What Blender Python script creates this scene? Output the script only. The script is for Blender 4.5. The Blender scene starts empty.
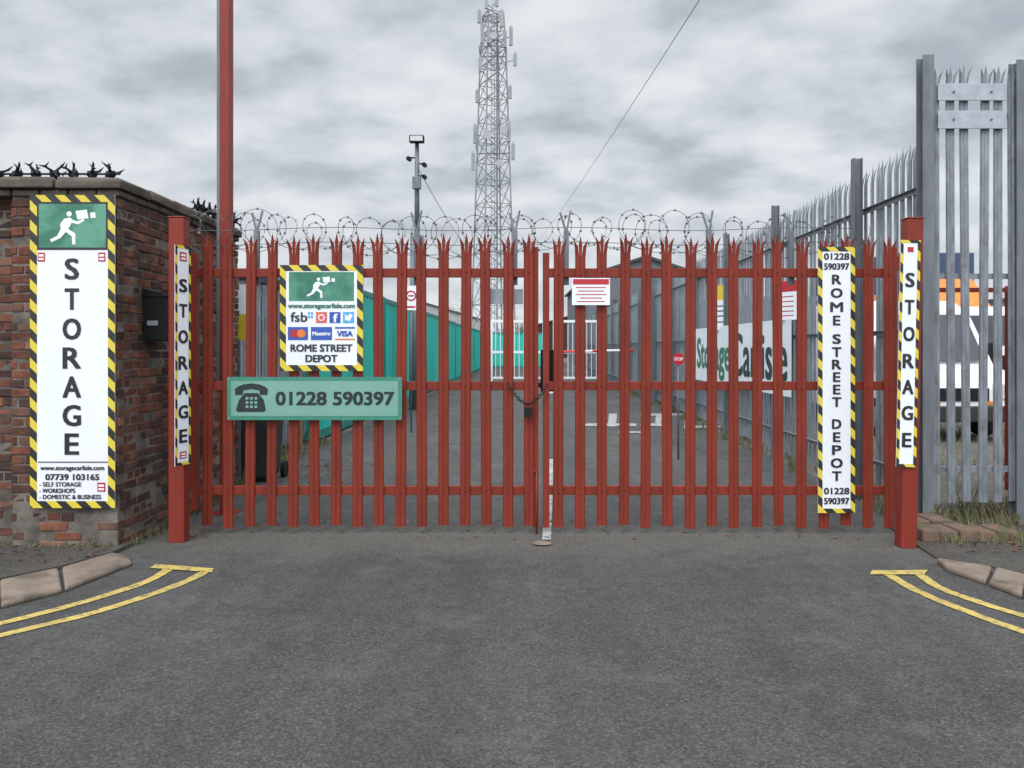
import bpy, math, random
from mathutils import Vector, Matrix
random.seed(7)
R=random.uniform
scene=bpy.context.scene
col=scene.collection
F=769.0; CH=1.6; HV=348.0; S=0.0234
def X(u,Y): return (u-512)*Y/F
def Z(v,Y): return CH-(v-HV)*Y/F
def G(u,v,z=0.0):
    Y=(CH-z)*F/(v-HV); return (X(u,Y),Y)

# ---------------------------------------------------------------- materials
def newmat(name):
    m=bpy.data.materials.new(name); m.use_nodes=True
    nt=m.node_tree; b=nt.nodes['Principled BSDF']; return m,nt,b
def N(nt,t,**kw):
    n=nt.nodes.new(t)
    for k,v in kw.items(): setattr(n,k,v)
    return n
def L(nt,a,b): nt.links.new(a,b)
def c4(c): return (c[0],c[1],c[2],1)
def mixc(nt,fac,a,b,mode='MIX'):
    n=nt.nodes.new('ShaderNodeMix'); n.data_type='RGBA'; n.blend_type=mode
    for i,val in ((0,fac),(6,a),(7,b)):
        if hasattr(val,'is_linked'): nt.links.new(val,n.inputs[i])
        else: n.inputs[i].default_value=val if i==0 else c4(val)
    return n.outputs[2]
def ramp(nt,src,p0,p1,a=(0,0,0),b=(1,1,1)):
    n=nt.nodes.new('ShaderNodeValToRGB'); n.color_ramp.elements[0].position=p0; n.color_ramp.elements[1].position=p1
    n.color_ramp.elements[0].color=c4(a); n.color_ramp.elements[1].color=c4(b); nt.links.new(src,n.inputs[0]); return n.outputs[0]
def noise(nt,vec,scale,detail=4,rough=.6):
    n=nt.nodes.new('ShaderNodeTexNoise'); n.inputs['Scale'].default_value=scale; n.inputs['Detail'].default_value=detail
    n.inputs['Roughness'].default_value=rough; nt.links.new(vec,n.inputs['Vector']); return n.outputs['Fac']
def mapping(nt,vec,scale=(1,1,1),rot=(0,0,0)):
    n=nt.nodes.new('ShaderNodeMapping'); n.inputs['Scale'].default_value=scale; n.inputs['Rotation'].default_value=rot
    nt.links.new(vec,n.inputs['Vector']); return n.outputs[0]
def bump(nt,b,h,strength,dist):
    n=nt.nodes.new('ShaderNodeBump'); n.inputs['Strength'].default_value=strength; n.inputs['Distance'].default_value=dist
    nt.links.new(h,n.inputs['Height']); nt.links.new(n.outputs[0],b.inputs['Normal'])
def geopos(nt): return nt.nodes.new('ShaderNodeNewGeometry').outputs['Position']
def mul(nt,a,k,op='MULTIPLY'):
    n=N(nt,'ShaderNodeMath',operation=op); L(nt,a,n.inputs[0])
    if hasattr(k,'is_linked'): L(nt,k,n.inputs[1])
    else: n.inputs[1].default_value=k
    return n.outputs[0]
def paint(name,c,c2=None,scale=6,rough=.5,metal=0.0,lo=.35,hi=.7,bs=0.0,bscale=60,streak=False,extra=None,spec=.5):
    m,nt,b=newmat(name)
    if c2 is None: c2=tuple(x*.75 for x in c)
    p=geopos(nt)
    v=mapping(nt,p,(1,1,.25)) if streak else p
    f=ramp(nt,noise(nt,v,scale,3,.65),lo,hi)
    out=mixc(nt,f,c,c2)
    if extra:
        f2=ramp(nt,noise(nt,p,extra[1],5,.7),extra[2],extra[3]); out=mixc(nt,f2,out,extra[0])
    L(nt,out,b.inputs['Base Color'])
    b.inputs['Roughness'].default_value=rough; b.inputs['Metallic'].default_value=metal
    b.inputs['Specular IOR Level'].default_value=spec
    if bs: bump(nt,b,noise(nt,p,bscale,2,.6),bs,.004)
    return m
M={}
M['red']=paint('red_paint',(.235,.034,.018),(.155,.025,.015),7,.55,0,.3,.72,0,40,True,((.08,.03,.02),18,.60,.75),.25)
M['redpost']=paint('red_post_paint',(.265,.034,.019),(.18,.026,.016),4,.5,0,.3,.72,0,40,True,((.10,.038,.026),12,.58,.74),.3)
M['galv']=paint('galvanised_steel',(.30,.33,.36),(.17,.19,.21),16,.5,.3,.3,.7,0,90,True,((.13,.12,.11),5,.56,.78))
M['galvpanel']=paint('weathered_galvanised_steel',(.27,.295,.325),(.15,.165,.185),16,.5,.3,.3,.7,0,90,True,((.12,.11,.10),5,.54,.76))
M['galvdark']=paint('old_galvanised_steel',(.19,.205,.225),(.12,.13,.145),11,.55,.3,.3,.7,0,90,True)
M['plate']=paint('brushed_plate',(.42,.46,.50),(.32,.345,.37),10,.4,.4,.3,.7)
M['white']=paint('white_sign_vinyl',(.82,.845,.89),(.76,.78,.83),2.5,.35,0,.35,.8,0,1,True,((.58,.58,.56),9,.66,.8))
M['black']=paint('black_vinyl',(.016,.017,.02),(.025,.025,.028),10,.4)
M['blackmetal']=paint('black_metal',(.010,.010,.011),(.018,.018,.018),20,.5,0,spec=.2)
M['wire']=paint('razor_wire_steel',(.13,.135,.14),(.07,.07,.07),30,.45,.4)
M['green']=paint('sign_green',(.028,.16,.10),(.10,.31,.21),3,.35,0,.40,.6)
M['greenframe']=paint('sign_green_frame',(.05,.24,.17),(.04,.20,.14),8,.4)
M['mint']=paint('sign_mint',(.19,.38,.31),(.16,.34,.27),3,.4,0,.3,.7,0,1,True)
M['ink']=paint('dark_ink',(.012,.024,.026),(.02,.03,.03),8,.4)
M['textgreen']=paint('text_green',(.03,.16,.10),(.03,.14,.09),8,.4)
M['signred']=paint('sign_red',(.50,.02,.03),(.42,.02,.03),5,.4)
M['signyellow']=paint('sign_yellow',(.70,.50,.04),(.62,.44,.04),5,.4)
M['blue']=paint('icon_blue',(.03,.10,.42),(.03,.08,.35),5,.4)
M['lorryblue']=paint('dark_blue_lorry_body',(.045,.075,.15),(.035,.055,.11),1.5,.5,0,.35,.7,0,1,True)
M['sky_blue']=paint('icon_light_blue',(.08,.42,.8),(.07,.36,.7),5,.4)
M['pink']=paint('icon_pink',(.65,.06,.16),(.65,.2,.04),30,.4)
M['orange']=paint('orange',(.75,.22,.02),(.62,.17,.02),5,.4)
M['teal']=paint('teal_container_paint',(.03,.52,.43),(.024,.40,.33),1.2,.5,0,.35,.7,0,20,True,((.07,.18,.13),6,.66,.82))
M['tealframe']=paint('teal_frame_paint',(.02,.26,.215),(.018,.20,.165),1.5,.5,0,.35,.7,0,20,True,((.10,.08,.05),8,.62,.8))
M['greycont']=paint('grey_container_paint',(.20,.235,.275),(.14,.165,.195),1.5,.5,0,.35,.7,0,20,True)
M['cabin']=paint('cabin_cladding',(.36,.37,.36),(.27,.28,.27),2,.6,0,.35,.7,0,20,True)
M['glass']=paint('dark_glass',(.03,.035,.04),(.04,.045,.05),3,.08)
M['vanwhite']=paint('van_white',(.80,.81,.82),(.70,.71,.72),2,.3)
M['rubber']=paint('rubber',(.02,.02,.02),(.035,.034,.032),10,.8)
M['lamp']=paint('lamp_glass',(.6,.6,.58),(.5,.5,.5),10,.15)
M['mortar']=paint('old_mortar',(.20,.172,.145),(.065,.058,.05),4,.95,0,.35,.65,.8,50)
BR=[(.205,.078,.05),(.25,.10,.065),(.15,.062,.045),(.085,.048,.041),(.28,.14,.095),(.165,.09,.07)]
for i,c in enumerate(BR):
    M['brick%d'%i]=paint('brick_clay',c,tuple(x*.5 for x in c),11,.92,0,.35,.75,.9,70,False,((.042,.037,.034),1.7,.46,.66),.2)
M['coping']=paint('weathered_coping',(.14,.112,.093),(.05,.044,.038),5,.95,0,.3,.7,.9,35,False,((.10,.11,.06),4,.55,.75),.2)
M['concrete']=paint('mossy_brick_rubble',(.20,.12,.09),(.11,.08,.065),7,.95,0,.3,.7,.8,50,False,((.085,.095,.045),6,.50,.66),.2)
M['kerb']=paint('kerb_stone',(.25,.195,.155),(.155,.125,.10),5,.9,0,.3,.7,.7,60,False,((.07,.062,.053),3,.52,.72),.2)
M['roof']=paint('dark_roof',(.035,.037,.042),(.055,.056,.06),2,.7,0,.3,.7)
M['clad']=paint('building_cladding',(.13,.14,.155),(.10,.11,.12),2,.7,0,.3,.7,0,1,True)
M['bark']=paint('bark',(.07,.055,.045),(.04,.032,.028),8,.9)
M['leaf']=paint('leaf',(.055,.075,.03),(.10,.085,.04),3,.8)
M['grass']=paint('grass_blade',(.08,.10,.035),(.19,.155,.085),5,.8)
M['deadleaf']=paint('dead_leaf',(.16,.07,.03),(.09,.045,.025),9,.9)
M['wood']=paint('weathered_wood',(.26,.14,.07),(.16,.09,.05),9,.9)
M['tower']=paint('tower_steel',(.22,.235,.255),(.29,.305,.32),.25,.6,.2,.4,.6)
M['dish']=paint('dish_grey',(.38,.39,.40),(.3,.31,.32),2,.5)
M['roadwhite']=paint('worn_white_road_paint',(.46,.46,.44),(.17,.17,.17),9,.8,0,.4,.7,.5,120,False,((.075,.075,.075),22,.52,.64))
def stripes(name,ca,cb,per,ax=(1,0,0)):
    m,nt,b=newmat(name); tc=nt.nodes.new('ShaderNodeTexCoord')
    d=N(nt,'ShaderNodeVectorMath',operation='DOT_PRODUCT'); L(nt,tc.outputs['Object'],d.inputs[0]); d.inputs[1].default_value=tuple(a/per for a in ax)
    g=mul(nt,mul(nt,d.outputs['Value'],0.0,'FRACT'),.5,'GREATER_THAN')
    L(nt,mixc(nt,g,ca,cb),b.inputs['Base Color']); b.inputs['Roughness'].default_value=.45; return m
M['hazard']=stripes('hazard_stripe_tape',(.68,.55,.05),(.02,.02,.02),.155,(1,0,1))
M['boom']=stripes('red_white_stripes',(.75,.75,.75),(.6,.03,.03),1.0)
def asphalt(name,base,light,aggr,dirt=None,streakrot=0,crack=True,gatedirt=False):
    m,nt,b=newmat(name); p=geopos(nt)
    vo=nt.nodes.new('ShaderNodeTexVoronoi'); vo.inputs['Scale'].default_value=115; L(nt,p,vo.inputs['Vector'])
    sp=nt.nodes.new('ShaderNodeSeparateColor'); L(nt,vo.outputs['Color'],sp.inputs[0])
    ag=ramp(nt,sp.outputs[0],.55,1.0)
    big=ramp(nt,noise(nt,p,.5,5,.62),.36,.64)
    nm=noise(nt,p,9,7,.78); mid=ramp(nt,nm,.38,.68)
    c=mixc(nt,big,tuple(x*.86 for x in base),tuple(x*1.08 for x in light))
    c=mixc(nt,mul(nt,mid,.85),c,tuple(x*.6 for x in base))
    fine=ramp(nt,noise(nt,p,70,4,.85),.46,.68)
    c=mixc(nt,mul(nt,fine,.7),c,tuple(x*1.7 for x in light))
    c=mixc(nt,mul(nt,ag,.5),c,aggr)
    sv=mapping(nt,p,(1.7,.20,1),(0,0,math.radians(streakrot)))
    st=ramp(nt,noise(nt,sv,1.0,5,.65),.46,.72)
    c=mixc(nt,mul(nt,st,.4),c,tuple(x*.5 for x in base))
    sc=ramp(nt,noise(nt,p,1.5,7,.8),.53,.68); c=mixc(nt,mul(nt,sc,.5),c,tuple(x*1.9 for x in light))
    if dirt:
        df=ramp(nt,noise(nt,p,.9,5,.7),.52,.7); c=mixc(nt,mul(nt,df,.6),c,dirt)
    if gatedirt:
        sy=nt.nodes.new('ShaderNodeSeparateXYZ'); L(nt,p,sy.inputs[0])
        yy=mul(nt,sy.outputs[1],mul(nt,noise(nt,p,2.2,6,.8),2.0),'ADD')
        mr=nt.nodes.new('ShaderNodeMapRange'); L(nt,yy,mr.inputs[0]); mr.inputs[1].default_value=6.6; mr.inputs[2].default_value=7.3
        c=mixc(nt,mul(nt,mr.outputs[0],.8),c,mixc(nt,fine,(.085,.08,.07),(.21,.195,.175)))
    if crack:
        nz=nt.nodes.new('ShaderNodeTexNoise'); nz.inputs['Scale'].default_value=2.5; L(nt,p,nz.inputs['Vector'])
        ad=N(nt,'ShaderNodeVectorMath',operation='MULTIPLY_ADD'); L(nt,nz.outputs['Color'],ad.inputs[0]); ad.inputs[1].default_value=(.5,.5,0); L(nt,p,ad.inputs[2])
        v2=nt.nodes.new('ShaderNodeTexVoronoi'); v2.feature='DISTANCE_TO_EDGE'; v2.inputs['Scale'].default_value=.32; L(nt,ad.outputs[0],v2.inputs['Vector'])
        cf=ramp(nt,v2.outputs['Distance'],.0,.0035,(.55,.55,.55),(0,0,0))
        c=mixc(nt,mul(nt,cf,big),c,(.02,.02,.02))
    L(nt,c,b.inputs['Base Color']); b.inputs['Roughness'].default_value=.9; b.inputs['Specular IOR Level'].default_value=.2
    hh=N(nt,'ShaderNodeMath',operation='ADD'); L(nt,sp.outputs[0],hh.inputs[0]); L(nt,nm,hh.inputs[1])
    bump(nt,b,hh.outputs[0],.55,.006)
    return m
M['asph']=asphalt('forecourt_asphalt',(.050,.048,.047),(.067,.065,.063),(.16,.158,.155),None,24,True,True)
M['lane']=asphalt('lane_asphalt',(.064,.061,.059),(.092,.088,.084),(.19,.185,.18),(.11,.10,.086),2)
M['pave']=asphalt('pavement_asphalt',(.052,.047,.042),(.075,.068,.06),(.16,.15,.135),(.075,.075,.042),60)
M['gravel']=asphalt('gravel',(.10,.088,.074),(.15,.135,.115),(.26,.24,.21),(.08,.085,.045),10,False)
def yellow():
    m,nt,b=newmat('worn_yellow_road_paint'); p=geopos(nt)
    f=ramp(nt,noise(nt,p,18,6,.82),.51,.61); f2=ramp(nt,noise(nt,p,2.5,3,.6),.35,.7)
    c=mixc(nt,f2,(.54,.40,.10),(.40,.30,.09)); c=mixc(nt,mul(nt,f,.85),c,(.10,.09,.065))
    L(nt,c,b.inputs['Base Color']); b.inputs['Roughness'].default_value=.8; bump(nt,b,noise(nt,p,60,3,.7),.6,.004); return m
M['yellow']=yellow()

# ---------------------------------------------------------------- mesh builder
WL={}
class MB:
    def __init__(s): s.v=[];s.f=[];s.m=[]
    def add(s,vs,fs,mi=0):
        o=len(s.v); s.v+= [tuple(v) for v in vs]
        for f in fs: s.f.append([i+o for i in f]); s.m.append(mi)
    def box(s,x0,x1,y0,y1,z0,z1,mi=0):
        s.add([(x0,y0,z0),(x1,y0,z0),(x1,y1,z0),(x0,y1,z0),(x0,y0,z1),(x1,y0,z1),(x1,y1,z1),(x0,y1,z1)],
              [(0,3,2,1),(4,5,6,7),(0,1,5,4),(1,2,6,5),(2,3,7,6),(3,0,4,7)],mi)
    def cyl(s,p0,p1,r0,r1=None,n=10,mi=0,caps=True):
        if r1 is None: r1=r0
        p0=Vector(p0);p1=Vector(p1); d=(p1-p0).normalized()
        a=Vector((0,0,1)) if abs(d.z)<.9 else Vector((1,0,0)); e1=d.cross(a).normalized(); e2=d.cross(e1)
        vs=[]
        for p,r in ((p0,r0),(p1,r1)):
            for i in range(n):
                t=2*math.pi*i/n; vs.append(p+e1*(math.cos(t)*r)+e2*(math.sin(t)*r))
        fs=[(i,(i+1)%n,n+(i+1)%n,n+i) for i in range(n)]
        if caps: fs+=[tuple(range(n-1,-1,-1)),tuple(range(n,2*n))]
        s.add(vs,fs,mi)
    def tube(s,pts,r,n=4,mi=0):
        pts=[Vector(p) for p in pts]; vs=[];fs=[]
        for k,p in enumerate(pts):
            d=(pts[min(k+1,len(pts)-1)]-pts[max(k-1,0)]).normalized()
            a=Vector((0,0,1)) if abs(d.z)<.95 else Vector((0,1,0)); e1=d.cross(a).normalized(); e2=d.cross(e1)
            for i in range(n):
                t=2*math.pi*i/n; vs.append(p+e1*math.cos(t)*r+e2*math.sin(t)*r)
            if k:
                for i in range(n): fs.append(((k-1)*n+i,(k-1)*n+(i+1)%n,k*n+(i+1)%n,k*n+i))
        s.add(vs,fs,mi)
    def prism(s,poly,y0,y1,mi=0):
        n=len(poly); vs=[(x,y0,z) for x,z in poly]+[(x,y1,z) for x,z in poly]
        s.add(vs,[tuple(range(n)),tuple(range(2*n-1,n-1,-1))]+[(i,(i+1)%n,n+(i+1)%n,n+i) for i in range(n)],mi)
    def face(s,poly,y,mi=0): s.add([(x,y,z) for x,z in poly],[tuple(range(len(poly)))],mi)
    def flat(s,poly,z,mi=0): s.add([(x,y,z) for x,y in poly],[tuple(range(len(poly)))],mi)
    def slab(s,poly,z0,z1,mi=0):
        n=len(poly); vs=[(x,y,z1) for x,y in poly]+[(x,y,z0) for x,y in poly]
        s.add(vs,[tuple(range(n)),tuple(range(2*n-1,n-1,-1))]+[(i,n+i,n+(i+1)%n,(i+1)%n) for i in range(n)],mi)
    def obj(s,name,mats,parent=None,world=True,smooth=False,bev=0,label=None):
        me=bpy.data.meshes.new(name)
        off=WL[parent.name] if (parent is not None and world) else Vector((0,0,0))
        me.from_pydata([tuple(Vector(v)-off) for v in s.v],[],s.f)
        if not isinstance(mats,(list,tuple)): mats=[mats]
        for m in mats: me.materials.append(M[m] if isinstance(m,str) else m)
        me.polygons.foreach_set('material_index',s.m)
        if smooth: me.polygons.foreach_set('use_smooth',[True]*len(me.polygons))
        me.update(); me.validate()
        o=bpy.data.objects.new(name,me); col.objects.link(o)
        if parent is not None: o.parent=parent; WL[o.name]=off if world else Vector((0,0,0))
        if bev:
            b=o.modifiers.new('b','BEVEL'); b.width=bev; b.segments=2; b.limit_method='ANGLE'
        if label: o['label']=label
        return o
def top(name,label,cat,loc=(0,0,0),rot=0,group=None):
    e=bpy.data.objects.new(name,None); e.empty_display_size=.1; e.location=loc; e.rotation_euler=(0,0,rot)
    col.objects.link(e); e['label']=label; e['category']=cat
    if group: e['group']=group
    WL[e.name]=Vector(loc); return e
def dup(root,loc,rot=None,label=None):
    r=root.copy(); col.objects.link(r); r.location=loc
    if rot is not None: r.rotation_euler=(0,0,rot)
    if label: r['label']=label
    def rec(a,b):
        for c in [o for o in src if o.parent==a]:
            k=c.copy(); col.objects.link(k); k.parent=b; rec(c,k)
    src=list(bpy.data.objects); rec(root,r); return r
def struct(o,name=None): o['kind']='structure'; return o
TC={}
def text_geo(st):
    if st in TC: return TC[st]
    cu=bpy.data.curves.new('t','FONT'); cu.body=st; cu.size=1; cu.resolution_u=3
    ob=bpy.data.objects.new('t',cu); col.objects.link(ob)
    dg=bpy.context.evaluated_depsgraph_get(); me=bpy.data.meshes.new_from_object(ob.evaluated_get(dg))
    vs=[(v.co.x,v.co.y) for v in me.vertices]; fs=[tuple(p.vertices) for p in me.polygons]
    bpy.data.objects.remove(ob); bpy.data.curves.remove(cu); bpy.data.meshes.remove(me)
    x0=min(v[0] for v in vs);x1=max(v[0] for v in vs);y0=min(v[1] for v in vs);y1=max(v[1] for v in vs)
    TC[st]=([(a-(x0+x1)/2,b-(y0+y1)/2) for a,b in vs],fs,x1-x0,y1-y0); return TC[st]

# ---------------------------------------------------------------- signs
class Sign:
    def __init__(s,label,u0,v0,u1,v1,Y=6.55,rot=0,k=None,loc=None,name='sign',cat='sign',group=None,board='white',th=.005):
        s.k=k or Y/F; s.uc=(u0+u1)/2; s.v1=v1; s.u0,s.v0,s.u1=u0,v0,u1
        loc=loc or (X(s.uc,Y),Y,Z(v1,Y)); s.root=top(name,label,cat,loc,rot,group); s.parts={}; s.eps=0
        b=MB(); w=(u1-u0)*s.k/2; b.box(-w,w,0,th,0,(v1-v0)*s.k); b.obj('panel',board,s.root,world=False)
    def c(s,u,v): return ((u-s.uc)*s.k,(s.v1-v)*s.k)
    def g(s,part,mat,layer):
        if part not in s.parts: s.parts[part]=(MB(),[])
        mb,ms=s.parts[part]
        if mat not in ms: ms.append(mat)
        s.eps+=.00003
        return mb,ms.index(mat),-(.0015*layer+s.eps)
    def rect(s,part,mat,u0,v0,u1,v1,layer=1):
        mb,mi,y=s.g(part,mat,layer); a=s.c(u0,v1); b=s.c(u1,v0); mb.face([(a[0],a[1]),(b[0],a[1]),(b[0],b[1]),(a[0],b[1])],y,mi)
    def poly(s,part,mat,pts,layer=1):
        mb,mi,y=s.g(part,mat,layer); mb.face([s.c(*p) for p in pts],y,mi)
    def circ(s,part,mat,u,v,r,layer=1,n=20,ry=None):
        s.poly(part,mat,[(u+r*math.cos(-t*2*math.pi/n),v+(ry or r)*math.sin(-t*2*math.pi/n)) for t in range(n)],layer)
    def text(s,part,mat,st,u,v,w=None,h=None,layer=2,bold=.02):
        vs,fs,tw,thh=text_geo(st); cx,cz=s.c(u,v)
        hm=(h*s.k) if h else (w*s.k*thh/tw)
        b=bold*hm
        if w and h: sx,sz=(w*s.k-2*b)/tw,(h*s.k-2*b)/thh
        elif w: sx=sz=(w*s.k-2*b)/tw
        else: sx=sz=(h*s.k-2*b)/thh
        sh=[(0,0)] if bold==0 else [(-b,-b*.6),(b,-b*.6),(-b,b*.6),(b,b*.6)]
        for dx,dz in sh:
            mb,mi,y=s.g(part,mat,layer)
            mb.add([(cx+a*sx+dx,y,cz+q*sz+dz) for a,q in vs],fs,mi)
    def border(s,t,mat='hazard',inset=0):
        u0,v0,u1,v1=s.u0+inset,s.v0+inset,s.u1-inset,s.v1-inset
        s.rect('border',mat,u0,v0,u1,v0+t); s.rect('border',mat,u0,v1-t,u1,v1); s.rect('border',mat,u0,v0+t,u0+t,v1-t); s.rect('border',mat,u1-t,v0+t,u1,v1-t)
    def emblem(s,u0,v0,u1,v1):
        s.rect('emblem','green',u0,v0,u1,v1,1)
        h=v1-v0; cu=(u0+u1)/2
        def q(pts): return [(cu+(a-.46)*h*1.2,v0+b*h) for a,b in pts]
        s.poly('emblem','white',q([(.40+.052*math.cos(-t*math.pi/6),.23+.062*math.sin(-t*math.pi/6)) for t in range(12)]),2)
        for p in ([(.24,.62),(.23,.46),(.30,.34),(.42,.31),(.47,.38),(.42,.50),(.36,.62)],
                  [(.40,.34),(.56,.40),(.68,.34),(.69,.39),(.57,.47),(.41,.42)],
                  [(.28,.60),(.38,.57),(.52,.68),(.52,.93),(.46,.93),(.45,.74)],
                  [(.23,.59),(.35,.62),(.24,.78),(.06,.88),(.03,.82),(.17,.73)],
                  [(.52,.16),(.74,.13),(.77,.33),(.56,.36)],[(.80,.20),(.90,.19),(.91,.32),(.81,.33)]):
            s.poly('emblem','white',q(p[::-1]),2)
    def badge(s,u,v,w,h):
        s.rect('badge','signred',u-w/2,v-h/2,u+w/2,v+h/2,1); s.rect('badge','white',u-w*.36,v-h*.3,u+w*.36,v-h*.04,2)
        s.rect('badge','white',u-w*.36,v+h*.12,u+w*.36,v+h*.34,2)
    def done(s):
        for n,(mb,ms) in s.parts.items(): mb.obj(n,ms,s.root,world=False)
        return s.root

YS=6.055
s=Sign('tall white storage sign with hazard-tape border on brick pier',30,195,115,508,YS)
s.border(7); s.rect('emblem','black',37,202,108,250,1); s.emblem(39,204,106,247.5)
for ch,v in zip('STORAGE',(269,299,329,358,387,415.5,444)): s.text('lettering','black',ch,72,v,18.5 if ch in 'OGAR' else 14.5,22,2,.035)
s.rect('lettering','black',38,461.5,108,462.5,2)
s.text('lettering','black','www.storagecarlisle.com',72.5,468.5,64,None,2,.04)
s.text('lettering','black','07739 103165',72.5,477,54,6.6,2,.05)
for t,v,w in (('- SELF STORAGE',484.3,42),('- WORKSHOPS',490.6,36),('- DOMESTIC & BUSINESS',496.8,62)): s.text('lettering','black',t,39.5+w/2,v,w,4.7,2,.04)
s.badge(41.5,257,7,9); s.badge(102,257,7,9); s.badge(101.5,487,8,9); s.done()

s=Sign('square depot sign with hazard border and payment logos on gate',280,265,363,371)
s.border(6); s.rect('emblem','green',289,272,354,301,1); s.emblem(291,273,350,300)
s.text('lettering','textgreen','www.storagecarlisle.com',321.5,306.5,67,None,2,.05)
s.text('lettering','ink','fsb',299,317,17,10,2,.03)
for (a,b) in ((308,312),(311,312),(308,315.5),(311,315.5)): s.rect('emblem','sky_blue',a,b,a+2,b+2.4,2)
s.rect('icon','pink',316,312,327,323,1); s.circ('icon','white',321.5,317.5,3.4,2); s.circ('icon','pink',321.5,317.5,2.2,3)
s.rect('icon','blue',329.5,312,340.5,323,1); s.text('icon','white','f',335.5,318,4.5,9,2,.06)
s.rect('icon','sky_blue',343,312,354,323,1); s.poly('icon','white',[(345,320),(350,321),(353,315),(350,313.5),(348,316),(345,314)],2)
s.rect('icon','blue',288,327,308,340,1); s.circ('icon','signred',294.5,333.5,4.2,2); s.circ('icon','orange',301.5,333.5,4.2,3)
s.rect('icon','blue',311,327,332,340,1); s.text('icon','white','Maestro',321.5,333.5,18,None,2,.05)
s.rect('icon','blue',335,327,355,328.6,1); s.rect('icon','orange',335,338.6,355,340,1); s.text('icon','blue','VISA',345,333.6,16,6,2,.06)
s.text('lettering','ink','ROME STREET',321.5,348,62,7.8,2,.05); s.text('lettering','ink','DEPOT',321.5,358.5,32,7.8,2,.05); s.done()

s=Sign('long green telephone number sign fixed across gate pales',227,377,402,420,6.535,board='greenframe')
s.rect('face','mint',231,381,398,416,1)
s.poly('icon','ink',[(245,393),(258,393),(264,400),(266,410),(264,412),(238,412),(236,410),(239,400)][::-1],2)
s.poly('icon','ink',[(235.5,395),(235,389),(238,386.5),(243,384.5),(251.5,383.3),(260,384.5),(265,386.5),(268,389),(267.5,395),(260,395),(259.5,390.5),(251.5,389),(243.5,390.5),(243,395)][::-1],2)
for i in range(3):
    for j in range(3): s.rect('icon','mint',245.8+i*4.4,397+j*4.2,248.6+i*4.4,399.6+j*4.2,3)
s.text('lettering','ink','01228 590397',335,398.5,119,14.5,2,.05)
for u,v in ((229,379),(400,379),(229,418),(400,418)): s.circ('screw','galv',u,v,1.2,2,8)
s.done()

s=Sign('small red and white warning notice on the gate',572,278,610,305)
s.rect('lettering','signred',573,279,609,284.5,1)
for v,w in ((287.5,30),(291,26),(294.5,31),(298,22),(301.5,28)): s.rect('lettering','signred',591-w/2,v-.45,591+w/2,v+.45,1)
s.done()
s=Sign('tall narrow depot name sign with hazard border on gate',818,247,855,513,6.535)
s.border(4.5)
for v,t in ((256.5,'01228'),(266.5,'590397'),(491,'01228'),(501,'590397')): s.text('lettering','black',t,836.5,v,25.5,7,2,.05)
for ch,v in zip('ROMESTREETDEPOT',(279.5,293,307,320.5,339,352,364.5,377,389.5,402,424,437,450,463,476)):
    s.text('lettering','black',ch,836.5,v,{'O':12,'M':13,'E':7.5,'T':9.5,'S':8.5}.get(ch,9.5),10.2,2,.05)
s.done()
s=Sign('narrow storage sign with hazard border on red post',896,240,916,467,6.10)
s.border(3)
for ch,v in zip('STORAGE',(280,307,334,361,387,413,440)): s.text('lettering','black',ch,906,v,11.5 if ch in 'OGAR' else 9.5,15,2,.04)
s.rect('badge','signred',903,247,909,252,1); s.done().rotation_euler=(0,math.radians(1.2),0)
s=Sign('narrow angled storage sign with hazard border on red post',0,246,21,465,k=6.25/F,loc=(X(183,6.24),6.24,Z(465,6.24)),rot=math.radians(70))
s.border(3)
for ch,v in zip('STORAGE',(286,311,337,363,388,412,436)): s.text('lettering','black',ch,10.5,v,13 if ch in 'OGAR' else 11,14,2,.045)
s.badge(10.5,257,9,9); s.badge(10.5,455,9,7); s.done()

# ---------------------------------------------------------------- ground
m=MB(); m.flat([(-1500,-300),(1500,-300),(1500,2500),(-1500,2500)],0); struct(m.obj('ground','gravel'))
m=MB(); m.flat([(-14,-8),(14,-8),(14,6.95),(-14,6.95)],.004); struct(m.obj('forecourt_road','asph'))
m=MB(); m.flat([(-3.3,6.95),(3.72,6.95),(3.5+S*130,130),(-3.6+S*130,130)],.004); struct(m.obj('depot_lane_road','lane'))
def line_strip(px,w,z,m):
    P=[Vector(G(*p)) for p in px]; Q=[]
    for i in range(len(P)-1):
        p0=P[max(i-1,0)];p1=P[i];p2=P[i+1];p3=P[min(i+2,len(P)-1)]
        for k in range(8):
            t=k/8; Q.append(.5*((2*p1)+(p2-p0)*t+(2*p0-5*p1+4*p2-p3)*t*t+(-p0+3*p1-3*p2+p3)*t**3))
    Q.append(P[-1]); l=[];r=[]
    for i,q in enumerate(Q):
        d=(Q[min(i+1,len(Q)-1)]-Q[max(i-1,0)]).normalized(); n=Vector((-d.y,d.x))
        l.append(tuple(q+n*w/2*R(.82,1.06))); r.append(tuple(q-n*w/2*R(.82,1.06)))
    for i in range(len(Q)-1): m.flat([r[i],r[i+1],l[i+1],l[i]],z)
m=MB()
line_strip([(-180,664),(-60,640),(0,625),(70,607),(120,592),(150,581),(172,568)],.078,.009,m)
line_strip([(-180,686),(-60,655),(0,637),(90,615),(150,596),(185,583),(207,572)],.078,.009,m)
m.flat([G(150,569.5),G(212,574),G(214,570),G(156,565.5)],.0125)
struct(m.obj('double_yellow_road_marking','yellow'))
m=MB()
line_strip([(1200,686),(1100,655),(1024,633),(960,610),(915,591),(888,575)],.078,.009,m)
line_strip([(1200,660),(1100,636),(1024,617),(975,602),(940,589),(917,574)],.078,.009,m)
m.flat([G(870,576),G(924,576),G(928,571.5),G(872,572)],.0125)
struct(m.obj('double_yellow_road_marking','yellow'))
m=MB(); m.flat([G(542,541),G(551,541),G(554,460),G(549,460)],.0125)
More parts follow.
